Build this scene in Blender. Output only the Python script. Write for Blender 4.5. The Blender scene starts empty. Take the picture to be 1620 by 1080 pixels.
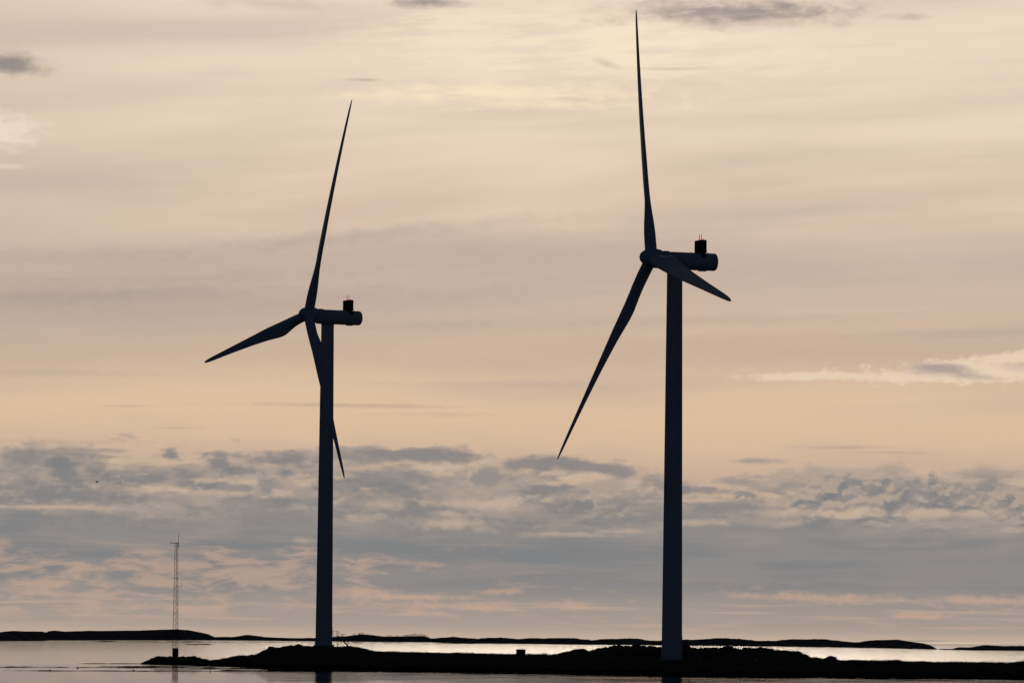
import bpy, math, random
from mathutils import Vector, Matrix, noise as mnoise

SC = bpy.context.scene
COL = SC.collection
R = math.radians

# ------------------------------------------------------------------ camera
F = 7600.0                       # focal length in pixels of a 1620 px wide picture
CAM_H = 5.7
PITCH = math.atan(471 / F)
ROLL = R(0.55)
cf = Vector((0, math.cos(PITCH), math.sin(PITCH)))
u0_ = Vector((0, -math.sin(PITCH), math.cos(PITCH)))
r0_ = Vector((1, 0, 0))
cu = u0_ * math.cos(ROLL) - r0_ * math.sin(ROLL)
cr = r0_ * math.cos(ROLL) + u0_ * math.sin(ROLL)
CAM = Vector((0, 0, CAM_H))
cam_d = bpy.data.cameras.new('camera')
cam = bpy.data.objects.new('camera', cam_d)
COL.objects.link(cam)
cam.matrix_world = Matrix(((cr.x, cu.x, -cf.x, 0), (cr.y, cu.y, -cf.y, 0), (cr.z, cu.z, -cf.z, CAM_H), (0, 0, 0, 1)))
cam_d.sensor_fit = 'HORIZONTAL'
cam_d.sensor_width = 36
cam_d.lens = F / 1620 * 36
cam_d.clip_start = 1
cam_d.clip_end = 200000
SC.camera = cam


def at(px, py, Y):
    d = cf + cr * ((px - 810) / F) - cu * ((py - 540) / F)
    return CAM + d * (Y / d.y)


def horizon(px):
    return 1011 + 0.0096 * (px - 810)


# ------------------------------------------------------------------ exposure and sun
SC.view_settings.view_transform = 'Standard'
SC.view_settings.look = 'None'
SC.view_settings.exposure = 0
SC.view_settings.gamma = 1
SUN_EL, SUN_AZ = R(12), R(1.5)
sl = bpy.data.lights.new('sun', 'SUN')
sl.energy = 0.2
sl.angle = R(10)
sl.color = (1.0, 0.86, 0.68)
so = bpy.data.objects.new('sun', sl)
COL.objects.link(so)
sdir = Vector((math.sin(SUN_AZ) * math.cos(SUN_EL), math.cos(SUN_AZ) * math.cos(SUN_EL), math.sin(SUN_EL)))
so.rotation_euler = sdir.to_track_quat('Z', 'Y').to_euler()
so.location = (0, 0, 200)


# ------------------------------------------------------------------ node helpers
def lin(c):
    out = []
    for x in c:
        x /= 255
        out.append(x / 12.92 if x <= 0.04045 else ((x + 0.055) / 1.055) ** 2.4)
    return (*out, 1)


class G:
    """a socket with arithmetic"""
    nt = None

    def __init__(self, s): self.s = s

    @staticmethod
    def m(op, *a, clamp=False):
        n = G.nt.nodes.new('ShaderNodeMath')
        n.operation = op
        n.use_clamp = clamp
        for i, x in enumerate(a):
            if isinstance(x, G): G.nt.links.new(x.s, n.inputs[i])
            else: n.inputs[i].default_value = x
        return G(n.outputs[0])

    def __add__(self, o): return G.m('ADD', self, o)
    __radd__ = __add__
    def __sub__(self, o): return G.m('SUBTRACT', self, o)
    def __rsub__(self, o): return G.m('SUBTRACT', o, self)
    def __mul__(self, o): return G.m('MULTIPLY', self, o)
    __rmul__ = __mul__
    def __truediv__(self, o): return G.m('DIVIDE', self, o)


def step(a, b, x, kind='SMOOTHSTEP'):
    n = G.nt.nodes.new('ShaderNodeMapRange')
    n.interpolation_type = kind
    G.nt.links.new(x.s, n.inputs['Value'])
    fa, fb = (a, b)
    if a > b:                                   # falling edge
        n.inputs['From Min'].default_value = b
        n.inputs['From Max'].default_value = a
        n.inputs['To Min'].default_value = 1
        n.inputs['To Max'].default_value = 0
    else:
        n.inputs['From Min'].default_value = a
        n.inputs['From Max'].default_value = b
    return G(n.outputs['Result'])


def vec(x, y, z=0.0):
    n = G.nt.nodes.new('ShaderNodeCombineXYZ')
    for i, q in enumerate((x, y, z)):
        if isinstance(q, G): G.nt.links.new(q.s, n.inputs[i])
        else: n.inputs[i].default_value = q
    return G(n.outputs[0])


def fbm(v, detail=6, rough=0.55, dist=0.0, scale=1.0, lac=2.0, two=False):
    n = G.nt.nodes.new('ShaderNodeTexNoise')
    n.noise_dimensions = '2D' if two else '3D'
    n.inputs['Scale'].default_value = scale
    n.inputs['Detail'].default_value = detail
    n.inputs['Roughness'].default_value = rough
    n.inputs['Lacunarity'].default_value = lac
    n.inputs['Distortion'].default_value = dist
    G.nt.links.new(v.s, n.inputs['Vector'])
    return G(n.outputs['Fac'])


def fb2(x, y, seed, detail=6, rough=0.55, dist=0.0):
    return fbm(vec(x + seed * 37.3, y + seed * 11.9), detail, rough, dist, two=True)


def voro(v, scale=1.0, smooth=0.6, detail=2.0, rough=0.5):
    n = G.nt.nodes.new('ShaderNodeTexVoronoi')
    n.voronoi_dimensions = '2D'
    n.feature = 'F1'
    n.inputs['Scale'].default_value = scale
    n.inputs['Detail'].default_value = detail
    n.inputs['Roughness'].default_value = rough
    G.nt.links.new(v.s, n.inputs['Vector'])
    return G(n.outputs['Distance'])


def mixc(f, a, b, blend='MIX'):
    n = G.nt.nodes.new('ShaderNodeMix')
    n.data_type = 'RGBA'
    n.blend_type = blend
    n.clamp_factor = True
    for sock, q in ((n.inputs[0], f), (n.inputs[6], a), (n.inputs[7], b)):
        if isinstance(q, G): G.nt.links.new(q.s, sock)
        else: sock.default_value = q
    return G(n.outputs[2])


def ramp(x, stops, interp='EASE'):
    n = G.nt.nodes.new('ShaderNodeValToRGB')
    n.color_ramp.interpolation = interp
    e = n.color_ramp.elements
    while len(e) < len(stops): e.new(0.5)
    for i, (p, c) in enumerate(stops):
        e[i].position = p
        e[i].color = c if len(c) == 4 else (*c, 1)
    G.nt.links.new(x.s, n.inputs[0])
    return G(n.outputs[0])


# ------------------------------------------------------------------ world: cloudy evening sky
world = bpy.data.worlds.new('World')
SC.world = world
world.use_nodes = True
nt = world.node_tree
nt.nodes.clear()
G.nt = nt
tc = nt.nodes.new('ShaderNodeTexCoord')
sep = nt.nodes.new('ShaderNodeSeparateXYZ')
nt.links.new(tc.outputs['Generated'], sep.inputs[0])
dx, dy, dz = (G(sep.outputs[i]) for i in range(3))
dyc = G.m('MAXIMUM', dy, 0.05)
u = dx / dyc * F                                   # tangent of azimuth, in units of 1/7600
v = dz / G.m('SQRT', G.m('MAXIMUM', dx * dx + dy * dy, 0.0004)) * F   # tangent of elevation


def UV(px, py):
    c, s = math.cos(ROLL), math.sin(ROLL)
    return ((px - 810) * c - (540 - py) * s, 471 + (540 - py) * c + (px - 810) * s)


# wind-warped coordinates shared by several layers
w1 = fb2(u * (1 / 160), v * (1 / 45), 1.7, 5, 0.55)
w2 = fb2(u * (1 / 160), v * (1 / 45), 9.2, 5, 0.55)
wf1 = fb2(u * (1 / 34), v * (1 / 17), 3.1, 6, 0.6)
wf2 = fb2(u * (1 / 34), v * (1 / 17), 5.8, 6, 0.6)

base = ramp(v * (1 / 4000), [
    (0.0, lin((206, 187, 166))), (0.006, lin((197, 179, 160))), (0.02, lin((180, 164, 151))),
    (0.055, lin((196, 170, 148))), (0.078, lin((217, 186, 156))), (0.092, lin((222, 191, 159))),
    (0.112, lin((212, 185, 158))), (0.132, lin((205, 182, 163))), (0.150, lin((206, 185, 167))),
    (0.176, lin((231, 207, 183))), (0.205, lin((233, 212, 189))), (0.235, lin((235, 215, 194))),
    (0.26, lin((236, 217, 196))), (0.36, lin((252, 238, 214))), (0.46, lin((236, 218, 192))), (0.7, lin((120, 118, 120))), (1.0, lin((62, 68, 78)))], 'LINEAR')

# long high-cloud bands, rising slightly to the right
tv = v - u * 0.055
band = fb2(u * (1 / 900), tv * (1 / 110), 2.2, 4, 0.45, 0.2)
bandf = fb2(u * (1 / 420), tv * (1 / 22), 6.2, 5, 0.5, 0.0)
left = step(600, -800, u)
zone = step(330, 520, v) * step(760, 590, v)
hi = step(300, 400, v)
a = step(0.40, 0.74, band + zone * 0.06 + left * zone * 0.05) * hi * 0.42
sky = mixc(a, base, lin((184, 166, 154)))
a = step(0.52, 0.78, bandf) * hi * 0.08
sky = mixc(a, sky, lin((176, 160, 150)))
a = step(0.48, 0.28, bandf) * hi * 0.06
sky = mixc(a, sky, lin((240, 214, 182)))
# duller toward the left margin
a = step(-350, -900, u) * step(380, 500, v) * 0.30
sky = mixc(a, sky, lin((186, 170, 156)))


def make_patch_group():
    """node group: a soft ragged cloud patch round one direction of the sky"""
    gt = bpy.data.node_groups.new('cloud_patch', 'ShaderNodeTree')
    names = ['u', 'v', 'w1', 'w2', 'f1', 'f2', 'g', 'cx', 'cy', 'ix', 'iy', 'kx', 'ky', 'n1', 'n2', 'n3', 'tilt', 'lo', 'hi', 'lo2', 'hi2', 'n4']
    for n in names: gt.interface.new_socket(n, in_out='INPUT', socket_type='NodeSocketFloat')
    for n in ('mask', 'heart'): gt.interface.new_socket(n, in_out='OUTPUT', socket_type='NodeSocketFloat')
    old, G.nt = G.nt, gt
    gi, go = gt.nodes.new('NodeGroupInput'), gt.nodes.new('NodeGroupOutput')
    p = {n: G(gi.outputs[n]) for n in names}
    a0 = p['u'] - p['cx']
    du = a0 * p['ix'] + (p['w1'] - 0.5) * p['kx']
    dv = (p['v'] - p['cy'] - a0 * p['tilt']) * p['iy'] + (p['w2'] - 0.5) * p['ky']
    r2 = G.m('SQRT', du * du + dv * dv) + (p['f1'] - 0.5) * p['n1'] + (p['f2'] - 0.5) * p['n2'] + (p['g'] - 0.5) * p['n3']

    def fall(x, lo, hi, out):
        n = gt.nodes.new('ShaderNodeMapRange')
        n.interpolation_type = 'SMOOTHSTEP'
        gt.links.new(x.s, n.inputs['Value'])
        gt.links.new(lo.s, n.inputs['From Min'])
        gt.links.new(hi.s, n.inputs['From Max'])
        n.inputs['To Min'].default_value, n.inputs['To Max'].default_value = 1, 0
        gt.links.new(n.outputs['Result'], go.inputs[out])
    fall(r2, p['lo'], p['hi'], 'mask')
    fall(r2 + dv * 0.35 + (p['f2'] - 0.5) * p['n4'], p['lo2'], p['hi2'], 'heart')
    G.nt = old
    return gt


PATCH = make_patch_group()
wg = fb2(u * (1 / 15), v * (1 / 11), 7.7, 4, 0.55)


def patch(**kw):
    n = nt.nodes.new('ShaderNodeGroup')
    n.node_tree = PATCH
    # (the vanishing term only makes the patches evaluate one after another)
    for k, q in dict(u=u + sky * 1e-9, v=v, w1=w1, w2=w2, f1=wf1, f2=wf2, g=wg).items(): nt.links.new(q.s, n.inputs[k])
    for k, q in kw.items(): n.inputs[k].default_value = q
    return G(n.outputs['mask']), G(n.outputs['heart'])


def blob(px, py, rx, ry, soft=0.6, k=0.5, tilt=0.0, fine=1.0, g=0.0):
    # few distinct noise weights, so that the shader stays small
    k = 0.6 if k < 0.75 else 1.0
    fine = 1.0 if fine < 1.25 else 1.6
    g = 0.0 if g < 0.25 else 0.8
    U, V_ = UV(px, py)
    return patch(cx=U, cy=V_, ix=1 / rx, iy=1 / ry, kx=0.9 * k, ky=1.6 * k, n1=1.1 * k * fine, n2=0.5 * k * fine, n3=g, tilt=tilt, lo=1.0 - soft, hi=1.0 + soft * 0.45)[0]


stre = fb2(u * (1 / 130), tv * (1 / 17), 4.4, 6, 0.55, 0.1)


def paint(mask, amt, col):
    global sky
    sky = mixc(mask * amt, sky, lin(col))


# broad mauve-grey veils in mid sky
for px, py, rx, ry, am, col in ((150, 480, 640, 42, .5, (172, 158, 150)), (620, 395, 520, 34, .32, (182, 165, 154)), (980, 440, 420, 40, .35, (190, 168, 154)), (900, 560, 620, 26, .28, (190, 165, 148)), (1350, 560, 360, 26, .3, (190, 168, 152)), (60, 300, 340, 60, .3, (190, 174, 160)), (380, 560, 260, 22, .25, (188, 166, 150))):
    paint(blob(px, py, rx, ry, 1.0, 0.6, 0.03, 0.5), am, col)
for px, py, rx, ry, tl, am in ((150, 470, 300, 13, .035, .42), (560, 372, 300, 13, .11, .34), (90, 408, 190, 16, .02, .25), (330, 440, 260, 10, .05, .22), (1130, 505, 330, 9, .02, .2), (1540, 530, 200, 9, .03, .22), (700, 515, 260, 9, .02, .2), (1260, 335, 300, 10, .05, .14), (120, 592, 260, 7, .0, .2), (800, 610, 300, 7, .0, .18)):
    paint(blob(px, py, rx, ry, 1.0, 0.9, tl, 0.8), am, (166, 154, 149))
# sun-lit veil at the top
paint(blob(960, 70, 380, 75, 1.0, 0.5) * step(0.30, 0.62, stre), 0.75, (250, 232, 201))
paint(blob(790, 150, 255, 19, 0.9, 0.9, 0.0, 1.2) * step(0.25, 0.55, stre), 0.9, (250, 228, 194))
paint(blob(730, 40, 200, 30, 1.0, 0.6) * step(0.40, 0.6, stre), 0.5, (246, 226, 196))
paint(blob(1150, 14, 215, 26, 0.9, 1.0) * step(0.12, 0.58, stre), 0.9, (166, 152, 146))
paint(blob(1190, 14, 120, 13, 0.9, 1.0, 0.0, 1.3), 0.55, (150, 141, 138))
paint(blob(440, 4, 130, 12, 1.0, 0.8), 0.5, (196, 180, 164))
paint(blob(670, 1, 62, 9, 0.9, 0.8), 0.85, (148, 140, 138))
paint(blob(572, 124, 30, 3.2, 0.9, 0.7), 0.7, (192, 174, 159))
paint(blob(965, 100, 22, 7, 1.0, 1.1, -0.3), 0.55, (196, 176, 160))
paint(blob(1060, 106, 60, 3, 1.0, 0.9), 0.45, (200, 180, 163))
paint(blob(1445, 26, 34, 6, 1.0, 1.2), 0.55, (186, 168, 154))
paint(blob(10, 104, 72, 18, 0.9, 0.8), 0.9, (140, 133, 130))
paint(blob(8, 210, 56, 25, 0.8, 1.3, 0, 1.8, 0.9), 0.8, (237, 220, 201))
paint(blob(75, 200, 12, 6, 0.9, 1.1), 0.7, (233, 214, 194))
paint(blob(5, 265, 32, 4, 0.9, 0.9), 0.7, (232, 212, 192))
paint(blob(18, 243, 14, 5, 0.9, 0.9), 0.5, (228, 208, 190))
# thin level streaks above the bank
for px, py, rx, ry, am in ((540, 641, 190, 4, .5), (205, 643, 40, 2, .5), (1330, 708, 85, 3.2, .55), (1420, 717, 90, 2.4, .4), (110, 700, 150, 4, .4), (280, 678, 40, 2, .4), (690, 655, 120, 5, .25)):
    paint(blob(px, py, rx, ry, 1.0, 0.8), am, (180, 155, 140))
# bright cloud on the right with a grey heart
rc = G.m('MAXIMUM', G.m('MAXIMUM', blob(1530, 590, 165, 20, 0.45, 0.8, 0.02, 1.8, 0.8), blob(1300, 596, 135, 8, 0.6, 0.7, 0.01, 1.4, 0.5)), blob(1612, 566, 75, 12, 0.6, 1.0, 0.12, 1.8, 0.8))
paint(rc, 0.85, (234, 210, 183))
paint(blob(1482, 587, 62, 11, 0.9, 0.8, -0.06), 0.85, (163, 151, 145))
paint(blob(1535, 597, 48, 6, 0.9, 0.9, -0.08), 0.6, (170, 156, 149))
paint(blob(1615, 582, 40, 8, 0.9, 0.9), 0.45, (190, 172, 158))

# ---- low cloud bank along the horizon: overlapping rows of heaped cloud, far to near
vt = ramp((u + 1000) * (1 / 2000), [(x, (y, y, y)) for x, y in (
    (0.0, .297), (0.20, .294), (0.34, .288), (0.46, .290), (0.55, .280), (0.62, .262), (0.66, .246), (0.70, .250), (0.735, .278), (0.80, .284), (0.90, .272), (1.0, .262))], 'EASE')
vt = G.m('MULTIPLY', vt, 1000)
rt = step(370, 470, u)                                             # heaped clouds on the right
dom = fb2(u * (1 / 230), v * (1 / 90), 11.3, 3, 0.5)               # broad light and shade
veil = step(-60, 60, vt - v + (w2 - 0.5) * 90)
sky = mixc(veil * 0.75, sky, lin((193, 171, 153)))
gaps = fb2(u * (1 / 170), v * (1 / 38), 83.0, 6, 0.52)
gapw = step(175, 215, v)
rows = ((2, 26, 95, 46, 0.85), (34, 30, 74, 36, 0.8), (64, 28, 90, 32, 0.75), (92, 26, 120, 28, 0.7), (122, 22, 150, 24, 0.7))
for k, (drop, wob, su, sv, am) in enumerate(rows):
    n1 = fb2(u * (1 / su), v * (1 / sv), 13.0 + 5 * k, 8, 0.54)
    n0 = fb2(u * (1 / 300), 0.0, 61.0 + 3 * k, 2, 0.5)
    top = vt - drop + (n0 - 0.5) * (2.2 * wob)
    bump_amp = 1.15
    q = (v - top) * (1 / 30) + (n1 - 0.5) * bump_amp * 2.6
    q = q + (gaps - 0.46) * gapw * (5.0 - rt * 3.8)
    if k < 3: q = q + (wf1 - 0.5) * 0.6
    body = mixc(step(0.36, 0.64, dom + (n1 - 0.5) * 0.35), lin((160, 150, 143)), lin((123, 125, 128)))
    col = mixc(step(-1.5, 0.25, q) * (0.55 + rt * 0.2), body, lin((196, 173, 153)))
    al = step(0.28, -0.40, q) * (1.0 - step(-0.6, -2.4, q) * 0.55)
    sky = mixc(al * am * step(4, 70, v), sky, col)
# sun-lit heads and shaded hearts of single heaps
hz = step(150, 195, v) * step(20, -25, v - vt + (w1 - 0.5) * 40)
h1 = fb2(u * (1 / 80) + (wf1 - 0.5) * 0.3, v * (1 / 34), 91.0, 8, 0.55)
h2 = fb2(u * (1 / 80) + (wf1 - 0.5) * 0.3, (v + 9.0) * (1 / 34), 91.0, 8, 0.55)
dk = step(0.50, 0.66, fb2(u * (1 / 120), v * (1 / 34), 97.0, 8, 0.56) + (h1 - 0.5) * 0.25)
sky = mixc(dk * hz * 0.72, sky, lin((126, 127, 129)))
hl = step(0.0, 0.17, h1 - h2) * step(0.36, 0.56, h1)
sky = mixc(hl * hz * 0.62, sky, lin((204, 181, 158)))
# knobbly heads: cells lit from above, each shaded below
cu_, cv_ = u * (1 / 50) + (wf1 - 0.5) * 0.40 + (wg - 0.5) * 0.15, v * (1 / 36) + (wf2 - 0.5) * 0.40
b1 = voro(vec(cu_, cv_), detail=2, rough=0.5)
b2 = voro(vec(cu_ - 0.05, cv_ + 0.20), detail=2, rough=0.5)
lump = step(-0.16, 0.20, b2 - b1)
lm = hz * step(0.42, 0.60, dom + (w1 - 0.5) * 0.5)
sky = mixc(lump * lm * 0.13, sky, lin((200, 178, 157)))
sky = mixc((1.0 - lump) * lm * 0.10, sky, lin((126, 127, 129)))
# towering heaps on the right
HT = [(1180, 800), (1215, 795), (1240, 782), (1258, 768), (1272, 760), (1284, 742), (1298, 737), (1318, 741), (1340, 742), (1352, 756), (1366, 762), (1384, 758), (1398, 743), (1414, 740), (1425, 754), (1440, 753), (1452, 750), (1463, 757), (1474, 743), (1481, 748), (1488, 759), (1504, 757), (1516, 759), (1530, 766), (1541, 760), (1552, 770), (1572, 770), (1586, 752), (1600, 751), (1612, 764), (1650, 755), (1700, 775)]
st = []
for px, py in HT:
    U, V_ = UV(px, py)
    st.append(((U - 350) / 600, (V_ / 1000,) * 3))
ht = G.m('MULTIPLY', ramp((u - 350) * (1 / 600), st, 'EASE'), 1000)
qt = v - ht + (wf1 - 0.5) * 24 + (wg - 0.5) * 18 + (b1 - 0.40) * 26
ta = step(3, -5, qt) * step(355, 420, u + (w1 - 0.5) * 60) * step(178, 205, v + (w2 - 0.5) * 50)
tcol = mixc(step(0.40, 0.60, h1 + (wf1 - 0.5) * 0.4), lin((146, 140, 137)), lin((127, 127, 129)))
tcol = mixc(lump * 0.62, tcol, lin((196, 174, 155)))
tcol = mixc(step(-14, 0, qt) * 0.12, tcol, lin((200, 178, 157)))
tcol = mixc(step(240, 205, v + (w1 - 0.5) * 40) * hl * 0.7, tcol, lin((204, 181, 158)))
sky = mixc(ta * 0.9, sky, tcol)
# flat grey lower part, then peach streaks, then the glow on the horizon
low = step(225, 150, v + (w1 - 0.5) * 90 + rt * 10)
grey = mixc(step(0.35, 0.65, fb2(u * (1 / 330), v * (1 / 30), 31.0, 5, 0.52, 0.0)), lin((141, 137, 135)), lin((126, 128, 130)))
grey = mixc(step(110, 30, v), grey, lin((164, 152, 144)))
st2 = fb2(u * (1 / 85) + (w2 - 0.5) * 0.8, v * (1 / 19) + (w1 - 0.5) * 1.6, 41.0, 8, 0.62, 0.0)
st3 = fb2(u * (1 / 380), v * (1 / 50), 47.0, 3, 0.5)
zone2 = step(170, 125, v + (w2 - 0.5) * 40) * step(14, 45, v)
a = step(0.48, 0.66, st2 * 0.70 + st3 * 0.46 - 0.130 + step(150, -450, u) * 0.095) * zone2 * G.m('MAXIMUM', step(105, 70, v), step(200, -300, u))
grey = mixc(a * 0.58, grey, lin((204, 170, 147)))
a = step(0.52, 0.72, fb2(u * (1 / 260), v * (1 / 9), 51.0, 5, 0.55, 0.0)) * step(80, 50, v)
grey = mixc(a * 0.5, grey, lin((201, 172, 151)))
fade = step(-6, 34, v)
sky = mixc(low * (fade * 0.9 + 0.02), sky, grey)
# distinct dark clouds riding on top of the bank
DK = (139, 134, 133)
paint(blob(660, 722, 112, 13, 0.5, 0.9, -0.02), 0.92, DK)
paint(blob(850, 733, 75, 15, 0.5, 1.0, 0.05), 0.92, DK)
paint(blob(945, 741, 100, 12, 0.6, 0.9, -0.10), 0.9, DK)
paint(blob(620, 752, 80, 12, 0.6, 1.1, 0.03), 0.8, (143, 138, 136))
def heap(px, py, rx, ry, am=0.9, dark=(134, 132, 132), edge=(194, 172, 153)):
    """single heaped cloud: crisp knobbly outline, lit head, shaded heart"""
    U, V_ = UV(px, py)
    m, h = patch(cx=U, cy=V_, ix=1 / rx, iy=1 / ry, kx=0.5, ky=0.6, n1=2.4, n2=0.0, n3=1.5, tilt=0.0, lo=0.66, hi=1.04, lo2=0.34, hi2=0.96, n4=1.4)
    paint(m, am, edge)
    paint(h, am * 0.9, dark)


for q in ((769, 748, 34, 26, 0.8, 0), (771, 753, 31, 20, 0.85, 1)):
    paint(blob(q[0], q[1], q[2], q[3], 0.4, 0.6, 0.0, 1.0, 0.8), q[4], ((200, 177, 156), (140, 136, 134))[q[5]])
for q in ((1178, 782, 22, 8), (925, 800, 30, 14)):
    heap(*q)
paint(blob(1200, 730, 40, 6, 0.9, 0.9), 0.85, (158, 146, 140))
paint(blob(155, 714, 60, 5, 0.8, 0.8), 0.8, (160, 149, 141))
for px, py, rx, ry, am in ((103, 742, 25, 22, .85), (165, 726, 20, 6, .6), (150, 745, 24, 7, .65), (270, 722, 16, 10, .75), (345, 732, 28, 17, .8), (376, 746, 40, 10, .75), (350, 718, 38, 5, .6),
                           (450, 746, 16, 8, .85), (425, 770, 24, 18, .65), (450, 725, 66, 10, .75), (300, 752, 20, 6, .5), (350, 772, 60, 6, .6), (40, 726, 52, 14, .65), (22, 752, 44, 14, .5), (80, 786, 130, 18, .75),
                           (640, 802, 54, 26, .6), (690, 838, 70, 16, .55), (120, 822, 160, 16, .5), (430, 812, 130, 18, .45), (905, 800, 60, 14, .65), (990, 790, 50, 9, .55), (1110, 776, 50, 7, .7), (1160, 806, 74, 17, .65), (860, 775, 40, 9, .5), (240, 790, 70, 8, .4)):
    paint(blob(px, py, rx, ry, 0.75, 1.0, 0.0, 1.3, 0.7), am, (127, 127, 129))
for px, py, rx, ry, am in ((710, 832, 74, 10, .6), (612, 797, 36, 9, .5), (900, 846, 80, 4, .4), (985, 840, 50, 4, .4), (1100, 828, 60, 6, .45), (75, 803, 120, 4, .55), (480, 856, 26, 6, .45), (1300, 813, 140, 7, .45), (1500, 812, 120, 8, .4), (1090, 792, 60, 4, .6), (760, 800, 60, 9, .5), (560, 742, 60, 5, .5), (700, 740, 46, 4, .7), (260, 775, 60, 5, .4)):
    paint(blob(px, py, rx, ry, 0.9, 1.2, 0.0, 1.8, 1.0), am, (207, 182, 159))
for px, py, rx, ry, am in ((1310, 945, 110, 9, .55), (1545, 950, 80, 7, .55), (1190, 943, 56, 5, .4), (790, 936, 40, 5, .5), (1455, 974, 46, 5, .6), (640, 945, 110, 5, .5), (700, 958, 120, 5, .45), (560, 935, 60, 8, .45)):
    paint(blob(px, py, rx, ry, 0.9, 1.2, 0.0, 1.8, 1.0), am, (205, 170, 147))
# thin grey fog strip and a bright slit right on the horizon
paint(blob(1465, 1013.6, 40, 1.8, 0.7, 0.3, 0.0), 0.8, (160, 148, 140))
paint(blob(1510, 1016.6, 90, 1.8, 0.9, 0.3, 0.0), 0.6, (222, 202, 178))

# the cloud veil covers the west; the rest of the sky is a clear dusk sky
az = dx / G.m('SQRT', G.m('MAXIMUM', dx * dx + dy * dy, 0.0004))
front = step(0.0, 0.3, dy) * step(0.62, 0.16, G.m('ABSOLUTE', az)) * step(0.75, 0.30, dz)
nish = nt.nodes.new('ShaderNodeTexSky')
nish.sky_type = 'NISHITA'
nish.sun_disc = False
nish.sun_elevation = SUN_EL
nish.sun_rotation = SUN_AZ
nish.air_density = 1.0
nish.dust_density = 0.6
nish.ozone_density = 2.0
bg1 = nt.nodes.new('ShaderNodeBackground')
bg1.inputs['Strength'].default_value = 0.0078
nt.links.new(mixc(1.0, G(nish.outputs[0]), (0.95, 1.0, 1.45, 1), 'MULTIPLY').s, bg1.inputs['Color'])
bg2 = nt.nodes.new('ShaderNodeBackground')
bg2.inputs['Strength'].default_value = 1.0
nt.links.new(sky.s, bg2.inputs['Color'])
mx = nt.nodes.new('ShaderNodeMixShader')
nt.links.new(front.s, mx.inputs[0])
nt.links.new(bg1.outputs[0], mx.inputs[1])
nt.links.new(bg2.outputs[0], mx.inputs[2])
world.cycles.sampling_method = 'MANUAL'
world.cycles.sample_map_resolution = 512
SC.cycles.max_bounces = 4
SC.cycles.diffuse_bounces = 2
SC.cycles.glossy_bounces = 3
wo = nt.nodes.new('ShaderNodeOutputWorld')
nt.links.new(mx.outputs[0], wo.inputs['Surface'])


# ------------------------------------------------------------------ materials
def mat(name):
    m = bpy.data.materials.new(name)
    m.use_nodes = True
    G.nt = m.node_tree
    return m, m.node_tree.nodes['Principled BSDF']


def objco(m):
    n = m.node_tree.nodes.new('ShaderNodeTexCoord')
    return G(n.outputs['Object'])


def put(m, sock, g):
    m.node_tree.links.new(g.s, sock)


def bump(m, bsdf, h, strength, dist):
    n = m.node_tree.nodes.new('ShaderNodeBump')
    n.inputs['Strength'].default_value = strength
    n.inputs['Distance'].default_value = dist
    m.node_tree.links.new(h.s, n.inputs['Height'])
    m.node_tree.links.new(n.outputs[0], bsdf.inputs['Normal'])


def noisy(name, c1, c2, scale, rough=0.7, spec=0.3, stretch=(1, 1, 1), bump_h=0.0):
    m, b = mat(name)
    mp = m.node_tree.nodes.new('ShaderNodeMapping')
    mp.inputs['Scale'].default_value = stretch
    m.node_tree.links.new(objco(m).s, mp.inputs[0])
    f = fbm(G(mp.outputs[0]), 6, 0.6, 0.0, scale)
    put(m, b.inputs['Base Color'], mixc(step(0.35, 0.65, f), (*c1, 1), (*c2, 1)))
    b.inputs['Roughness'].default_value = rough
    b.inputs['Specular IOR Level'].default_value = spec
    if bump_h: bump(m, b, f, 1.0, bump_h)
    return m


M_PAINT = noisy('turbine_paint', (.50, .51, .52), (.56, .57, .58), 0.35, 0.6, 0.25, (1, 1, .25))
M_BLADE = noisy('blade_gelcoat', (.52, .53, .54), (.57, .58, .59), 0.5, 0.55, 0.25)
M_BLACK = noisy('radiator_black', (.012, .012, .013), (.02, .02, .021), 6, 0.7, 0.2)
M_STEEL = noisy('galvanised_steel', (.16, .165, .17), (.24, .245, .25), 3, 0.6, 0.3)
M_MAST = noisy('mast_steel', (.07, .07, .07), (.12, .115, .11), 2, 0.7, 0.2)
M_CONC = noisy('concrete', (.22, .22, .21), (.33, .32, .31), 1.5, 0.9, 0.2, bump_h=.01)
M_DARKWALL = noisy('tarred_cladding', (.02, .02, .02), (.035, .033, .03), 1.2, 0.85, 0.15)
M_ROOF = noisy('roof_sheet', (.03, .03, .032), (.05, .05, .05), 2, 0.7, 0.2)
M_DOOR = noisy('door_grey', (.2, .21, .22), (.25, .26, .27), 1, 0.6, 0.3)
M_BIRD = noisy('feather_dark', (.02, .02, .02), (.04, .038, .035), 8, 0.9, 0.1)
M_STONE = noisy('pale_stone', (.3, .3, .29), (.42, .41, .39), 2, 0.9, 0.2)
M_WRACK = noisy('bladder_wrack', (.008, .008, .006), (.02, .018, .012), .8, 0.75, 0.0, bump_h=.05)
M_LEAF = noisy('far_foliage', (.02, .03, .015), (.045, .06, .03), .3, 0.9, 0.1)
M_TRUNK = noisy('bark', (.03, .025, .02), (.05, .04, .03), 1, 0.9, 0.1)
M_GRASS = noisy('shore_grass', (.02, .026, .01), (.04, .043, .02), .5, 0.9, 0.0)
M_BOULDER = noisy('shore_boulder', (.03, .03, .028), (.09, .088, .082), .8, 0.95, 0.0, bump_h=.03)

M_RED, b_ = mat('red_beacon_glass')
b_.inputs['Base Color'].default_value = (.5, .02, .02, 1)
b_.inputs['Emission Color'].default_value = (1, .012, .015, 1)
b_.inputs['Emission Strength'].default_value = 0.6

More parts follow.
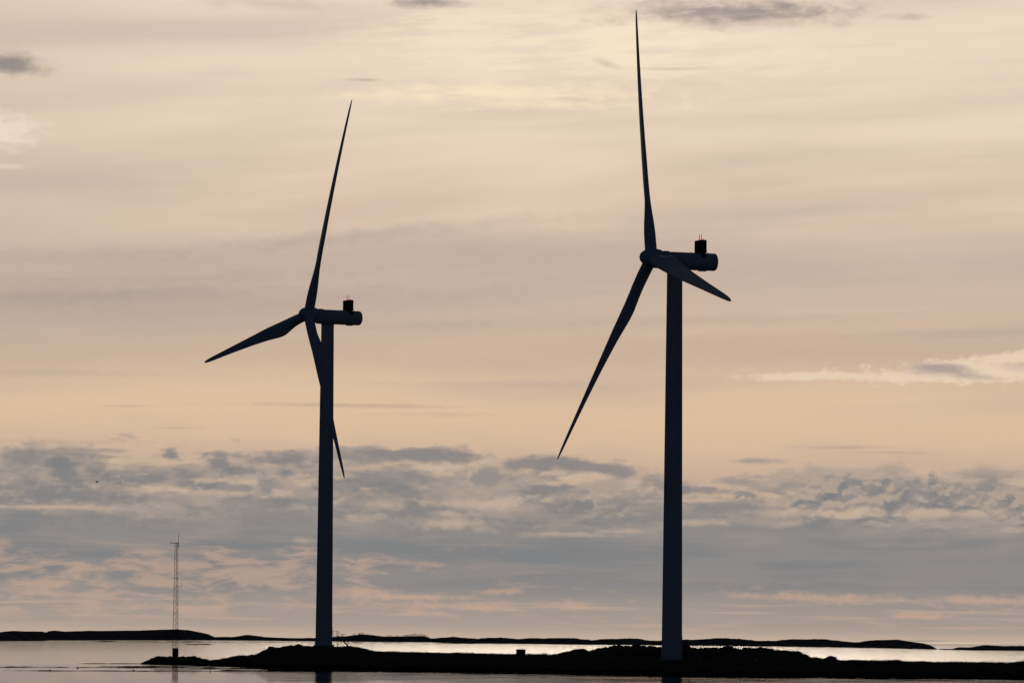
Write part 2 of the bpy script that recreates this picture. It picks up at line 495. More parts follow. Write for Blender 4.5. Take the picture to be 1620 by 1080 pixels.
# land: heath and rock, wrack near the waterline
M_LAND, b_ = mat('heath_and_rock')
oc = objco(M_LAND)
sp = M_LAND.node_tree.nodes.new('ShaderNodeSeparateXYZ')
M_LAND.node_tree.links.new(oc.s, sp.inputs[0])
zz = G(sp.outputs[2])
f1 = fbm(oc, 7, 0.6, 0.3, 0.12)
f2 = fbm(oc, 7, 0.65, 0.0, 0.9)
c = mixc(step(0.42, 0.58, f1), (.036, .046, .020, 1), (.08, .076, .068, 1))
c = mixc(step(0.35, 0.7, f2) * 0.6, c, (.012, .013, .009, 1))
c = mixc(step(1.1, 0.5, zz + (f2 - 0.5) * 0.8), c, (.012, .011, .008, 1))
put(M_LAND, b_.inputs['Base Color'], c)
b_.inputs['Roughness'].default_value = 0.95
b_.inputs['Specular IOR Level'].default_value = 0.0
bump(M_LAND, b_, f2, 1.0, 0.25)

M_ISLE, b_ = mat('island_heath')
oc = objco(M_ISLE)
f1 = fbm(oc, 8, 0.6, 0.3, 0.02)
f2 = fbm(oc, 7, 0.65, 0.0, 0.09)
c = mixc(step(0.42, 0.60, f1), (.07, .08, .07, 1), (.13, .13, .13, 1))
c = mixc(step(0.4, 0.7, f2) * 0.6, c, (.05, .06, .05, 1))
put(M_ISLE, b_.inputs['Base Color'], c)
b_.inputs['Roughness'].default_value = 0.95
b_.inputs['Specular IOR Level'].default_value = 0.0
bump(M_ISLE, b_, f2, 1.0, 2.0)

# sea: sheltered water this side of the headland, breeze-ruffled water beyond it
M_SEA, b_ = mat('sea_water')
b_.inputs['Base Color'].default_value = (.006, .010, .013, 1)
b_.inputs['IOR'].default_value = 1.333
oc = objco(M_SEA)
sp = M_SEA.node_tree.nodes.new('ShaderNodeSeparateXYZ')
M_SEA.node_tree.links.new(oc.s, sp.inputs[0])
X, Y = G(sp.outputs[0]), G(sp.outputs[1])
drift = fbm(vec(X * (1 / 90), Y * (1 / 160), 3.0), 4, 0.5)
open_ = step(900, 1060, Y + (drift - 0.5) * 160)
patch = fbm(vec(X * (1 / 14), Y * (1 / 42), 8.0), 6, 0.6)
wave = fbm(vec(X * (1 / 2.2), Y * (1 / 1.3), 1.0), 4, 0.55)
swell = fbm(vec(X * (1 / 18), Y * (1 / 9), 2.0), 3, 0.5)
amp = (open_ * 0.16 + (1.0 - open_) * (0.016 + step(0.40, 0.72, patch) * 0.036))
roll = fbm(vec(X * (1 / 11), Y * (1 / 24), 5.0), 5, 0.6)
hgt = wave * amp + roll * ((1.0 - open_) * 0.19 + open_ * 0.25) + swell * (open_ * 0.22 + 0.02)
bump(M_SEA, b_, hgt, 1.0, 1.0)
rgh = open_ * 0.03 + (1.0 - open_) * (0.015 + step(0.40, 0.72, patch) * 0.03)
put(M_SEA, b_.inputs['Roughness'], rgh)


# ------------------------------------------------------------------ mesh helpers
class MB:
    def __init__(self):
        self.v, self.f, self.smooth = [], [], []

    def ring(self, pts):
        i = len(self.v)
        self.v += [tuple(p) for p in pts]
        return list(range(i, i + len(pts)))

    def face(self, idx, sm=False):
        self.f.append(tuple(idx)); self.smooth.append(sm)

    def loft(self, rings, cap=True, sm=True):
        ids = [self.ring(r) for r in rings]
        n = len(ids[0])
        for a_, b2 in zip(ids, ids[1:]):
            for k in range(n):
                self.face((a_[k], a_[(k + 1) % n], b2[(k + 1) % n], b2[k]), sm)
        if cap:
            self.face(ids[0][::-1]); self.face(ids[-1])
        return ids

    def tube(self, p, q, r1, r2=None, n=8):
        p, q = Vector(p), Vector(q)
        r2 = r1 if r2 is None else r2
        d = (q - p).normalized()
        s = d.cross(Vector((0, 0, 1)) if abs(d.z) < .9 else Vector((1, 0, 0))).normalized()
        t = d.cross(s)
        self.loft([[c0 + (s * math.cos(2 * math.pi * k / n) + t * math.sin(2 * math.pi * k / n)) * rr for k in range(n)] for c0, rr in ((p, r1), (q, r2))])

    def path(self, pts, r, n=8):
        for p, q in zip(pts, pts[1:]): self.tube(p, q, r, n=n)

    def lathe(self, prof, n=48, axis='Z', sm=True):
        rings = []
        for h, rr in prof:
            pts = []
            for k in range(n):
                a_ = 2 * math.pi * k / n
                if axis == 'Z': pts.append((rr * math.cos(a_), rr * math.sin(a_), h))
                else: pts.append((h, rr * math.cos(a_), rr * math.sin(a_)))
            rings.append(pts)
        self.loft(rings, True, sm)

    def box(self, lo, hi, bevel=0.0):
        (x0, y0, z0), (x1, y1, z1) = lo, hi
        b = bevel
        def rect(x0, y0, x1, y1, c, z):
            if c <= 0: return [(x0, y0, z), (x1, y0, z), (x1, y1, z), (x0, y1, z)]
            return [(x0 + c, y0, z), (x1 - c, y0, z), (x1, y0 + c, z), (x1, y1 - c, z), (x1 - c, y1, z), (x0 + c, y1, z), (x0, y1 - c, z), (x0, y0 + c, z)]
        if b <= 0:
            self.loft([rect(x0, y0, x1, y1, 0, z0), rect(x0, y0, x1, y1, 0, z1)], True, False)
        else:
            self.loft([rect(x0 + b, y0 + b, x1 - b, y1 - b, b * .4, z0), rect(x0, y0, x1, y1, b, z0 + b), rect(x0, y0, x1, y1, b, z1 - b), rect(x0 + b, y0 + b, x1 - b, y1 - b, b * .4, z1)], True, False)

    def mesh(self, name):
        me = bpy.data.meshes.new(name)
        me.from_pydata(self.v, [], self.f)
        me.polygons.foreach_set('use_smooth', self.smooth)
        me.update()
        return me

    def build(self, name, m, parent=None, me=None):
        me = me or self.mesh(name)
        if not me.materials: me.materials.append(m)
        o = bpy.data.objects.new(name, me)
        COL.objects.link(o)
        if parent: o.parent = parent
        return o


def empty(name, loc):
    o = bpy.data.objects.new(name, None)
    o.empty_display_size = 1
    o.location = loc
    COL.objects.link(o)
    return o


def tag(o, label=None, cat=None, group=None, kind=None):
    if label: o['label'] = label
    if cat: o['category'] = cat
    if group: o['group'] = group
    if kind: o['kind'] = kind
    return o


def interp(tab, x):
    if x <= tab[0][0]: return tab[0][1]
    for (a_, b2), (c2, d2) in zip(tab, tab[1:]):
        if x <= c2: return b2 + (d2 - b2) * (x - a_) / (c2 - a_)
    return tab[-1][1]


def nz(x, y, z=0.0, oct_=4):
    return mnoise.fractal(Vector((x, y, z)), 0.7, 2.0, oct_)


def smooth01(t):
    t = max(0, min(1, t))
    return t * t * (3 - 2 * t)


# ------------------------------------------------------------------ sea
mb = MB()
xs = [-60000, -3000, 3000, 60000]
ys = [-4000, 300, 3000, 90000]
ids = [[mb.ring([(x, y, 0)])[0] for x in xs] for y in ys]
for j in range(3):
    for i in range(3):
        mb.face((ids[j][i], ids[j][i + 1], ids[j + 1][i + 1], ids[j + 1][i]))
tag(mb.build('sea', M_SEA), 'calm sea reflecting the evening sky, smoother in front of the dark headland', kind='structure')
mb = MB()
mb.ring([(-60000, -4000, -6), (60000, -4000, -6), (60000, 90000, -6), (-60000, 90000, -6)])
mb.face((0, 1, 2, 3))
tag(mb.build('seabed', M_WRACK), 'dark sea floor under the water', kind='structure')

# ------------------------------------------------------------------ headland in front
TOP = [(226, 1049.5), (236, 1045.4), (244, 1042), (252, 1041.5), (259, 1039), (281, 1039.5), (306, 1039), (323, 1041), (338, 1043.7), (353, 1042.5), (373, 1038.3), (385, 1036.3), (400, 1037), (410, 1035.6), (422, 1029.6), (434, 1025.7), (446, 1027), (459, 1026.4), (474, 1024.7), (499, 1022.9), (526, 1023.2), (553, 1024), (570, 1027.6), (600, 1030), (658, 1031.3), (735, 1032.9), (813, 1034.4), (860, 1035), (866.5, 1032.9), (873, 1035), (886, 1034.7), (905, 1030.5), (917, 1027.4), (926, 1028.2), (935, 1030), (950, 1028), (963, 1025.3), (984, 1022.2), (1000, 1023.5), (1008, 1021.7), (1025, 1023.6), (1045, 1024), (1078, 1021.4), (1091, 1022.2), (1107, 1026.4), (1125, 1024.3), (1136, 1025.6), (1150, 1024.5), (1159, 1023), (1172, 1026.9), (1187, 1026.4), (1200, 1025.9), (1213, 1024.6), (1229, 1029.2), (1249, 1030.5), (1268, 1031.6), (1278, 1035.2), (1288, 1041), (1296, 1040.4), (1312, 1042.4), (1320, 1041), (1328, 1044.3), (1400, 1044.8), (1423, 1043.5), (1435, 1045.4), (1490, 1047), (1574, 1047.7), (1599, 1048), (1616, 1046.3), (1700, 1046.5), (1800, 1049), (1950, 1049), (2100, 1053), (2150, 1066)]
BOT = [(219, 1050.2), (300, 1052), (345, 1052.5), (400, 1056), (450, 1060), (511, 1061.5), (600, 1061.5), (735, 1063.5), (830, 1064.5), (1000, 1068), (1062, 1068.5), (1200, 1071), (1400, 1071.5), (1620, 1075), (1900, 1078), (2150, 1080)]
RDG = [(219, 1000), (345, 1000), (420, 1050), (575, 1050), (700, 985), (830, 930), (950, 905), (1290, 900), (1420, 860), (2150, 850)]
PAD_R = Vector((29.02, 859, 2.2))
PAD_L = at(511.5, 1021.5, 1050)
PAD_L.z -= 0.12


def land_front(px):
    return CAM_H * F / (interp(BOT, px) - horizon(px))


def land(px, d):
    """ground height of the headland along azimuth px at distance d"""
    d0 = land_front(px)
    dr = max(interp(RDG, px), d0 + 14)
    zr = CAM_H + (horizon(px) - interp(TOP, px)) * dr / F
    x, y = (px - 810) / F * d, d
    if d <= dr:
        t = (d - d0) / (dr - d0)
        n = nz(x * .09, y * .05, 1.3, 5)
        n2 = nz(x * .5, y * .2, 4.3, 4)
        if t < 0: z = t * 6
        else:
            s = 0.30 * smooth01(t * 4) + 0.70 * smooth01((t - 0.12) / 0.88) ** 1.15
            z = zr * min(1.0, s) + min(1, t * 8) * (n * .45 + n2 * .16) * (1 - smooth01((t - .8) / .2))
            z = min(z, zr)
        z += (nz(x * 1.3, 7.7, 2.0, 4) * .13 + nz(x * .35, 3.7, 2.0, 4) * .2 * (1 if 225 < px < 470 or 880 < px < 1340 else .35)) * smooth01((t - .8) / .2)
    else:
        t = (d - dr) / 55
        z = zr - (zr + 1.0) * smooth01(t)
    for P, rad in ((PAD_R, 7.0), (PAD_L, 6.0)):
        q = math.hypot(x - P.x, (y - P.y) * .8)
        w = smooth01((rad + 7 - q) / 7)
        z = z * (1 - w) + P.z * w if w > 0 else z
    return z


def land_xy(x, y):
    return land(810 + F * x / y, y)


mb = MB()
cols = []
pxs = [219 + i * 1.6 for i in range(int((2150 - 219) / 1.6) + 1)]
NR = 84
for px in pxs:
    d0 = land_front(px) - 12
    dr = max(interp(RDG, px), d0 + 26)
    ds = [d0 + (dr - d0) * (i / (NR - 25)) for i in range(NR - 24)] + [dr + 58 * (i + 1) / 24 for i in range(24)]
    cols.append(mb.ring([((px - 810) / F * d, d, land(px, d)) for d in ds]))
for a_, b2 in zip(cols, cols[1:]):
    for k in range(len(a_) - 1):
        mb.face((a_[k], b2[k], b2[k + 1], a_[k + 1]), True)
tag(mb.build('headland', M_LAND), 'low black headland of heath and rock carrying both wind turbines', kind='structure')

# grass fringe over the headland
rnd = random.Random(5)
mb = MB()
for i in range(26000):
    px = rnd.uniform(225, 1720)
    dr = interp(RDG, px)
    d = dr + rnd.uniform(-14, 3) if rnd.random() < .7 else rnd.uniform(land_front(px) + 8, dr)
    z = land(px, d)
    if z < .9: continue
    x = (px - 810) / F * d
    if math.hypot(x - PAD_R.x, d - PAD_R.y) < 3.5: continue
    dens = nz(x * .12, d * .1, 9.0, 3)
    if dens < -.25: continue
    h = rnd.uniform(.08, .26) * (1 + max(0, dens)) * (2.1 if rnd.random() < .015 else 1)
    w = rnd.uniform(.03, .08)
    ang = rnd.uniform(0, 6.28)
    lx, ly = rnd.uniform(-.12, .16), rnd.uniform(-.1, .1)
    ids = mb.ring([(x - w * math.cos(ang), d - w * math.sin(ang), z - .03), (x + w * math.cos(ang), d + w * math.sin(ang), z - .03), (x + lx, d + ly, z + h)])
    mb.face(ids)
tag(mb.build('grass', M_GRASS), 'short rough grass along the crest of the headland', 'grass', kind='stuff')

# boulders along the near shore
mb = MB()


def rock(mb, c, s, rnd, sub=2):
    import bmesh
    bm = bmesh.new()
    bmesh.ops.create_icosphere(bm, subdivisions=sub, radius=1)
    o = rnd.uniform(0, 99)
    pts = []
    for vv in bm.verts:
        k = 1 + .38 * nz(vv.co.x * 1.1 + o, vv.co.y * 1.1, vv.co.z * 1.1, 3)
        pts.append((c[0] + vv.co.x * s[0] * k, c[1] + vv.co.y * s[1] * k, c[2] + vv.co.z * s[2] * k))
    base_i = len(mb.v)
    mb.v += pts
    for ff in bm.faces: mb.face([base_i + q.index for q in ff.verts], False)
    bm.free()


for i in range(900):
    px = rnd.uniform(235, 1750)
    d0 = land_front(px)
    d = d0 + abs(rnd.gauss(0, 9)) - 2
    if i > 620:                                                 # and outcrops along the rocky crests
        px = rnd.choice((rnd.uniform(235, 335), rnd.uniform(400, 480), rnd.uniform(890, 1040), rnd.uniform(1085, 1330)))
        d = interp(RDG, px) + rnd.uniform(-9, 2)
    x = (px - 810) / F * d
    s = rnd.uniform(.12, .42) * (1.7 if rnd.random() < .08 else 1)
    rock(mb, (x, d, max(-.05, land(px, d)) + s * .1), (s * rnd.uniform(1, 1.9), s * rnd.uniform(1, 1.6), s * rnd.uniform(.5, .9)), rnd, 1)
tag(mb.build('shore_boulders', M_BOULDER), 'dark boulders strewn along the waterline of the headland', 'boulders', kind='stuff')

mb = MB()
px, d = 1201, 838
rock(mb, (0, 0, .1), (.3, .26, .22), rnd, 2)
o = mb.build('stone', M_STONE)
o.location = ((px - 810) / F * d, d, land(px, d))
tag(o, 'small pale stone on the dark slope to the right of the nearer turbine', 'stone')


# ------------------------------------------------------------------ far islands
def island(name, top, bot, label, depth=420):
    mb = MB()
    a0, a1 = top[0][0], top[-1][0]
    n = int((a1 - a0) / 1.2)
    cols = []
    for i in range(n + 1):
        px = a0 + (a1 - a0) * i / n
        d0 = CAM_H * F / (interp(bot, px) - horizon(px))
        dr = d0 + depth * .4
        zr = max(0.2, CAM_H + (horizon(px) - interp(top, px)) * dr / F)
        col = []
        for j in range(27):
            t = j / 18
            d = d0 - 25 + (dr - d0 + 25) * t if t <= 1 else dr + depth * .6 * (j - 18) / 8
            x = (px - 810) / F * d
            if t <= 1:
                s = smooth01(t) * .5 + .5 * t ** .55
                nn = nz(x * .012, d * .012, 5.0, 5) * .28 * math.sin(math.pi * t)
                z = -1.0 + (zr + 1.0) * max(0, min(1, s + nn))
                if j >= 16: z += (nz(x * .03, 1.0, 8.0, 5) * .9 + abs(nz(x * .12, 4.0, 8.0, 4)) * .6) * (1 if j == 18 else .5)
            else:
                z = zr - (zr + 1.5) * smooth01((j - 18) / 8)
            col.append((x, d, z))
        cols.append(mb.ring(col))
    for a_, b2 in zip(cols, cols[1:]):
        for k in range(26):
            mb.face((a_[k], b2[k], b2[k + 1], a_[k + 1]), True)
    return tag(mb.build('island', M_ISLE), label, kind='structure')


BASE = [(-400, 1013), (0, 1013.5), (74, 1013.3), (84, 1012.3), (340, 1012.1), (422, 1012.8), (530, 1013.9), (603, 1014.9), (687, 1015.3), (704, 1016.5), (772, 1017.6), (839, 1018), (917, 1019.1), (1000, 1019.7), (1146, 1021.2), (1239, 1022.2), (1400, 1024.8), (1490, 1027), (1511, 1027.6), (1620, 1028.9), (1900, 1032)]
island('a', [(-300, 1011), (-250, 1003), (-150, 999), (-60, 1001), (0, 1000.5), (12, 998.4), (27, 997.4), (46, 998.2), (63, 998.2), (78, 999), (92, 997.8), (109, 999.7), (147, 998.2), (189, 997.6), (227, 996.9), (260, 995.3), (285, 994.4), (304, 995.7), (321, 999.2), (334, 1002), (341, 1005), (352, 1009), (358, 1012)], BASE, 'low dark island with a long even back behind the lattice mast')
island('b', [(330, 1012), (336, 1008), (348, 1006.6), (373, 1006.9), (397, 1003.5), (410, 1005), (422, 1006.7), (447, 1008.6), (499, 1008.6), (525, 1007.4), (541, 1006), (552, 1005.9), (565, 1004), (576, 1002.6), (593, 1004), (610, 1006.2), (635, 1006.3), (654, 1005.6), (677, 1005.9), (683, 1007.6), (688, 1010), (694, 1015)], BASE, 'low dark wooded island behind the farther turbine')
island('c', [(680, 1015.5), (686, 1009.6), (700, 1008), (721, 1007), (746, 1008.7), (761, 1009.8), (777, 1008.2), (800, 1008.2), (824, 1010), (842, 1008.5), (865, 1009.3), (891, 1008.5), (914, 1009.5), (940, 1011.9), (952, 1014), (960, 1019)], BASE, 'long low dark island between the two turbines')
island('d', [(925, 1019), (934, 1013.5), (944, 1011.7), (969, 1009.8), (1000, 1009.3), (1014, 1009.5), (1027, 1011.9), (1045, 1012.9), (1078, 1010.8), (1097, 1011.3), (1123, 1010), (1151, 1009), (1177, 1010.3), (1203, 1012.9), (1229, 1013.2), (1255, 1010.3), (1278, 1010.9), (1304, 1010.6), (1322, 1012.4), (1348, 1014.5), (1361, 1014.7), (1374, 1012.9), (1397, 1012.3), (1423, 1011.6), (1439, 1014.1), (1465, 1017.7), (1477, 1021.3), (1486, 1026.8)], BASE, 'longest low dark island with rounded humps behind the nearer turbine')
island('e', [(1488, 1026.8), (1494, 1026.2), (1502, 1026.4), (1511, 1026), (1521, 1023.6), (1532, 1024), (1544, 1022.3), (1557, 1020.4), (1595, 1020.9), (1620, 1020.9), (1700, 1019), (1800, 1022), (1900, 1031.5)], BASE, 'low dark island on the right, past the gap of open horizon')


# skerries: flat reefs awash
def skerry(x0, x1, y, hgt, dep, label, seed, brk=0.5):
    mb = MB()
    rr = random.Random(seed)
    n = max(12, int((x1 - x0) / 1.2))
    cols = []
    for i in range(n + 1):
        px = x0 + (x1 - x0) * i / n
        d0 = CAM_H * F / (y + (px - (x0 + x1) / 2) * .004 - horizon(px))
        x = (px - 810) / F * d0
        sc = 1 if d0 < 2000 else 6
        e = min(1, min(i, n - i) / (n * .18))
        k = e * (.55 + nz(x * .35 / sc, seed, 0, 4) * brk * 1.6)
        z = hgt * 1.8 * k
        dd = dep * (.4 + .6 * e) * (1 + .8 * nz(x * .2 / sc, seed + 5, 0, 3))
        sh = nz(x * .08 / sc, seed + 9, 0, 3) * dep * .7
        cols.append(mb.ring([(x, d0 + sh - dd * .5, -.12), (x, d0 + sh - dd * .25, z * .7), (x, d0 + sh, z), (x, d0 + sh + dd * .25, z * .7), (x, d0 + sh + dd * .5, -.12)]))
    for a_, b2 in zip(cols, cols[1:]):
        for k in range(4): mb.face((a_[k], b2[k], b2[k + 1], a_[k + 1]), True)
    return tag(mb.build('skerry', M_WRACK), label, kind='structure')


for i, s in enumerate([
    (128, 240, 1049.0, .10, 9, 'thin dark reef awash reaching left from the tip of the headland'),
    (-40, 150, 1054.6, .10, 14, 'broken dark reef awash along the left edge of the sheltered water'),
    (120, 330, 1055.2, .13, 14, 'broken dark reef awash in front of the lattice mast'),
    (150, 420, 1053.4, .08, 12, 'faint reef awash close under the mast skerry'),
    (300, 470, 1057.0, .14, 16, 'dark reef awash running into the near shore'),
    (10, 355, 1060.6, .09, 5, 'hair-thin straight dark reef line nearest the camera'),
    (330, 520, 1061.0, .12, 8, 'thin dark reef hugging the near shore below the farther turbine'),
    (560, 760, 1062.6, .12, 10, 'low weed-covered ledge along the shore left of the kiosk'),
    (720, 1000, 1065.4, .12, 10, 'low weed-covered ledge along the shore below the kiosk'),
    (980, 1300, 1069.4, .12, 10, 'low weed-covered ledge along the shore below the nearer turbine'),
    (1280, 1660, 1073.2, .12, 10, 'low weed-covered ledge along the shore at the right'),
    (130, 330, 1015.0, .5, 60, 'far flat reef line below the left island'),
    (250, 470, 1015.3, .55, 60, 'far flat reef line right of the lattice mast'),
    (296, 342, 1019.0, .5, 40, 'short far reef just right of the lattice mast'),
    (558, 586, 1016.4, .6, 50, 'short far reef right of the farther tower'),
    (610, 641, 1016.6, .95, 60, 'small dark far reef under the wooded island'),
    (690, 762, 1017.6, .6, 60, 'far flat reef under the middle island'),
    (1536, 1585, 1028.2, .5, 40, 'far reef under the right-hand island')]):
    skerry(*s, seed=i * 3.7 + 1, brk=0.25 if i in (0, 5) else 0.5)


# ------------------------------------------------------------------ far trees on the wooded island
def tree_mesh(h, w, seed):
    rr = random.Random(seed)
    tr = MB()
    tr.tube((0, 0, -.6), (0.05 * w, 0, h * .55), .05 * h, .025 * h, 6)
    for k in range(4):
        a_ = k * 1.6 + rr.random()
        tr.tube((0.02 * w, 0, h * (.28 + .07 * k)), (w * .3 * math.cos(a_), w * .3 * math.sin(a_), h * (.55 + .08 * k)), .022 * h, .01 * h, 5)
    cr_ = MB()
    cl = [(rr.gauss(0, w * .26), rr.gauss(0, w * .26), h * rr.uniform(.42, .88), rr.uniform(.10, .22) * w) for _ in range(13)]
    for cx, cy, cz, rad in cl:
        for _ in range(34):
            q = Vector((rr.gauss(0, 1), rr.gauss(0, 1), rr.gauss(0, .8))).normalized() * rad * rr.random() ** .4
            c0 = Vector((cx, cy, cz)) + q
            s = h * rr.uniform(.02, .045)
            t1 = Vector((rr.gauss(0, 1), rr.gauss(0, 1), rr.gauss(0, 1))).normalized() * s
            t2 = Vector((rr.gauss(0, 1), rr.gauss(0, 1), rr.gauss(0, 1))).normalized() * s
            cr_.face(cr_.ring([c0 - t1, c0 + t2, c0 + t1, c0 - t2]))
    return tr.mesh('trunk'), cr_.mesh('crown')


def isle_ground(px, top):
    d = CAM_H * F / (interp(BASE, px) - horizon(px)) + 150
    return d


TREES = [(549, 1002.4, 7, 'lone round-crowned far tree just right of the farther tower foot'), (564.5, 1003.0, 5, 'small far tree on the left shoulder of the wooded hump'),
         (573, 1001.2, 6, 'far tree on the left of the highest wooded hump'), (578, 1000.7, 6, 'tallest far tree on the crest of the wooded hump'), (588, 1002.8, 5, 'low far tree on the right shoulder of the wooded hump'),
         (620, 1004.4, 8, 'broad low far tree standing left of the far wood'), (633, 1005.3, 5, 'small far tree just left of the far wood')]
for i, (px, yt, wpx, lab) in enumerate(TREES):
    d = isle_ground(px, None)
    k = d / F
    zt = CAM_H + (horizon(px) - yt) * k + .9
    h = max(3.2, 4.2 * k)
    tm, cm = tree_mesh(h, wpx * k, i + 3)
    t = tag(empty('tree', ((px - 810) / F * d, d, zt - h * .98)), lab, 'tree', 'trees on the far wooded island')
    MB().build('trunk', M_TRUNK, t, tm)
    MB().build('crown', M_LEAF, t, cm)
mb = MB()
rr = random.Random(77)
for i in range(2600):
    px = rr.uniform(643, 683) if rr.random() < .85 else rr.uniform(590, 643)
    d = isle_ground(px, None) + rr.uniform(-20, 40)
    k = d / F
    yt = interp([(590, 1004.4), (610, 1006), (642, 1005.7), (650, 1004.3), (662, 1003.4), (677, 1004.4), (683, 1007)], px)
    n = nz(px * .22, 3.0, 1.0, 3)
    hh = (horizon(px) - yt) * k + CAM_H + n * 1.8 + 1.1
    z = hh - rr.random() ** 1.7 * 5
    s = rr.uniform(.12, .4)
    c0 = Vector(((px - 810) / F * d, d, z))
    t1 = Vector((rr.gauss(0, 1), rr.gauss(0, 1), rr.gauss(0, 1))).normalized() * s
    t2 = Vector((rr.gauss(0, 1), rr.gauss(0, 1), rr.gauss(0, 1))).normalized() * s
    mb.face(mb.ring([c0 - t1, c0 + t2, c0 + t1, c0 - t2]))
tag(mb.build('far_wood', M_LEAF), 'dark far wood along the crest of the wooded island', 'wood', kind='stuff')


# ------------------------------------------------------------------ wind turbines
RB = 48.7


def blade_mesh():
    ch = [(0.0, 2.2), (.04, 2.2), (.07, 2.25), (.12, 2.65), (.17, 3.1), (.22, 3.35), (.27, 3.3), (.35, 2.95), (.5, 2.3), (.65, 1.8), (.8, 1.36), (.9, 1.08), (.95, .88), (.98, .66), (.995, .4), (1.0, .16)]
    th = [(0, 1), (.06, 1), (.12, .62), (.17, .39), (.22, .30), (.3, .25), (.5, .21), (.75, .17), (1, .14)]
    bl = [(0, 0), (.03, 0), (.26, 1), (1, 1)]
    tw = [(0, 14), (.1, 14), (.2, 12.5), (.3, 9), (.4, 6.2), (.55, 3.4), (.7, 1.6), (.85, .5), (1, -.5)]
    mb = MB()
    rings = []
    N = 28
    st = sorted(set([i / 60 for i in range(61)] + [.965, .975, .985, .992, .997]))
    for r in st:
        if r * RB < .8: continue
        c_, t_, b_, be = interp(ch, r), interp(th, r), smooth01(interp(bl, r)), R(interp(tw, r) + PITCH_B)
        off = RB * (.072 * r - .022 * r * r)
        ring = []
        for k in range(N):
            a_ = 2 * math.pi * k / N
            cx, cy = 1.08 * math.cos(a_), 1.08 * math.sin(a_)
            xx = (1 - math.cos(a_)) / 2
            yt = 5 * t_ * c_ * (.2969 * math.sqrt(xx) - .126 * xx - .3516 * xx ** 2 + .2843 * xx ** 3 - .1036 * xx ** 4)
            camber = .035 * c_ * 4 * xx * (1 - xx)
            ax, ay = min(.36 * c_, 1.02) - c_ * xx, (yt if math.sin(a_) >= 0 else -yt) - camber
            e, p = cx * (1 - b_) + ax * b_, cy * (1 - b_) + ay * b_
            # local frame: X = leading-edge direction in the rotor plane, Y = upwind, Z = span
            ring.append((e * math.cos(be) - p * math.sin(be), e * math.sin(be) + p * math.cos(be) + off, r * RB))
        rings.append(ring)
    mb.loft(rings)
    return mb.mesh('blade')


PITCH_B = 1.0
ME = {}
ME['blade'] = blade_mesh()
mb = MB()
mb.lathe([(2.25, .02), (2.22, .3), (2.12, .58), (1.93, .85), (1.62, 1.12), (1.2, 1.36), (.7, 1.55), (.1, 1.68), (-.6, 1.74), (-1.3, 1.72), (-1.75, 1.6), (-1.8, 1.3)], 56, 'X')
ME['spinner'] = mb.mesh('spinner')
mb = MB()
# nacelle local frame: +X upwind, Z up, origin on the tower axis at shaft height
mb = MB()
mb.lathe([(-7.85, .5), (-7.84, 1.42), (-7.72, 1.54), (-7.5, 1.58), (2.45, 1.6), (2.62, 1.55), (2.68, 1.38), (3.25, 1.33)], 64, 'X')
mb.box((1.2, -.45, 1.55), (2.3, .45, 1.70), .05)            # roof hatch
mb.tube((-3.1, 0, 1.5), (-3.1, 0, 1.78), .06)
mb.box((-6.0, -.4, -1.72), (-4.6, .4, -1.5), .05)             # crane hatch in the belly
ME['nacelle'] = mb.mesh('nacelle')
mb = MB()
# cooler on its rack: front top edge rounded off
CX, CW, CD, CZ, CHT = -4.95, 2.4, 1.42, 1.62, 2.1
prof = []
x0, x1, z0, z1 = CX - CD / 2, CX + CD / 2, CZ - .04, CZ + .16 + CHT
for k in range(7):
    a_ = math.pi / 2 * k / 6
    prof.append((x1 - .3 + .3 * math.cos(a_), z1 - .24 + .24 * math.sin(a_)))
prof += [(x0 + .08, z1), (x0, z1 - .08), (x0, z0), (x1, z0)]
mb.loft([[(x, -CW / 2, z) for x, z in prof], [(x, CW / 2, z) for x, z in prof]], True, False)
for k in range(9):                                            # radiator louvres on the front
    z = z0 + .12 + k * .17
    mb.box((x1 + .003, -CW / 2 + .12, z), (x1 + .045, CW / 2 - .12, z + .09))
ME['cooler'] = mb.mesh('cooler')
mb = MB()
for sx in (x0 + .1, x1 - .1):
    for sy in (-.85, .85):
        mb.tube((sx, sy, 1.25), (sx, sy, z0 - .003), .07, n=8)
for sy in (-.85, .85):
    mb.tube((x0 + .1, sy, z0 - .08), (x1 - .1, sy, z0 - .08), .06)
for sx in (x0 + .1, x1 - .1): mb.tube((sx, -.85, z0 - .08), (sx, .85, z0 - .08), .06)
ME['rack'] = mb.mesh('rack')
mb = MB()
mb.tube((x0 - .38, 0, 1.2), (x0 - .02, 0, z0 + .6), .05)
ME['brace'] = mb.mesh('brace')
mb = MB()
mb.box((CX - .42, -.25, -.35), (CX + .32, .25, .35), .05)
ME['bracket'] = mb.mesh('bracket')
mb = MB()
mb.tube((0, 0, 0), (0, 0, 1.0), .06, .045, 6)
mb.tube((0, 0, .92), (0, 0, 1.05), .06, .05, 6)
ME['rod'] = mb.mesh('rod')
mb = MB()
mb.tube((0, 0, 0), (0, 0, .06), .11, .11, 12)
mb.lathe([(.05, .09), (.16, .11), (.24, .09), (.3, .04)], 12)
ME['beacon'] = mb.mesh('beacon')


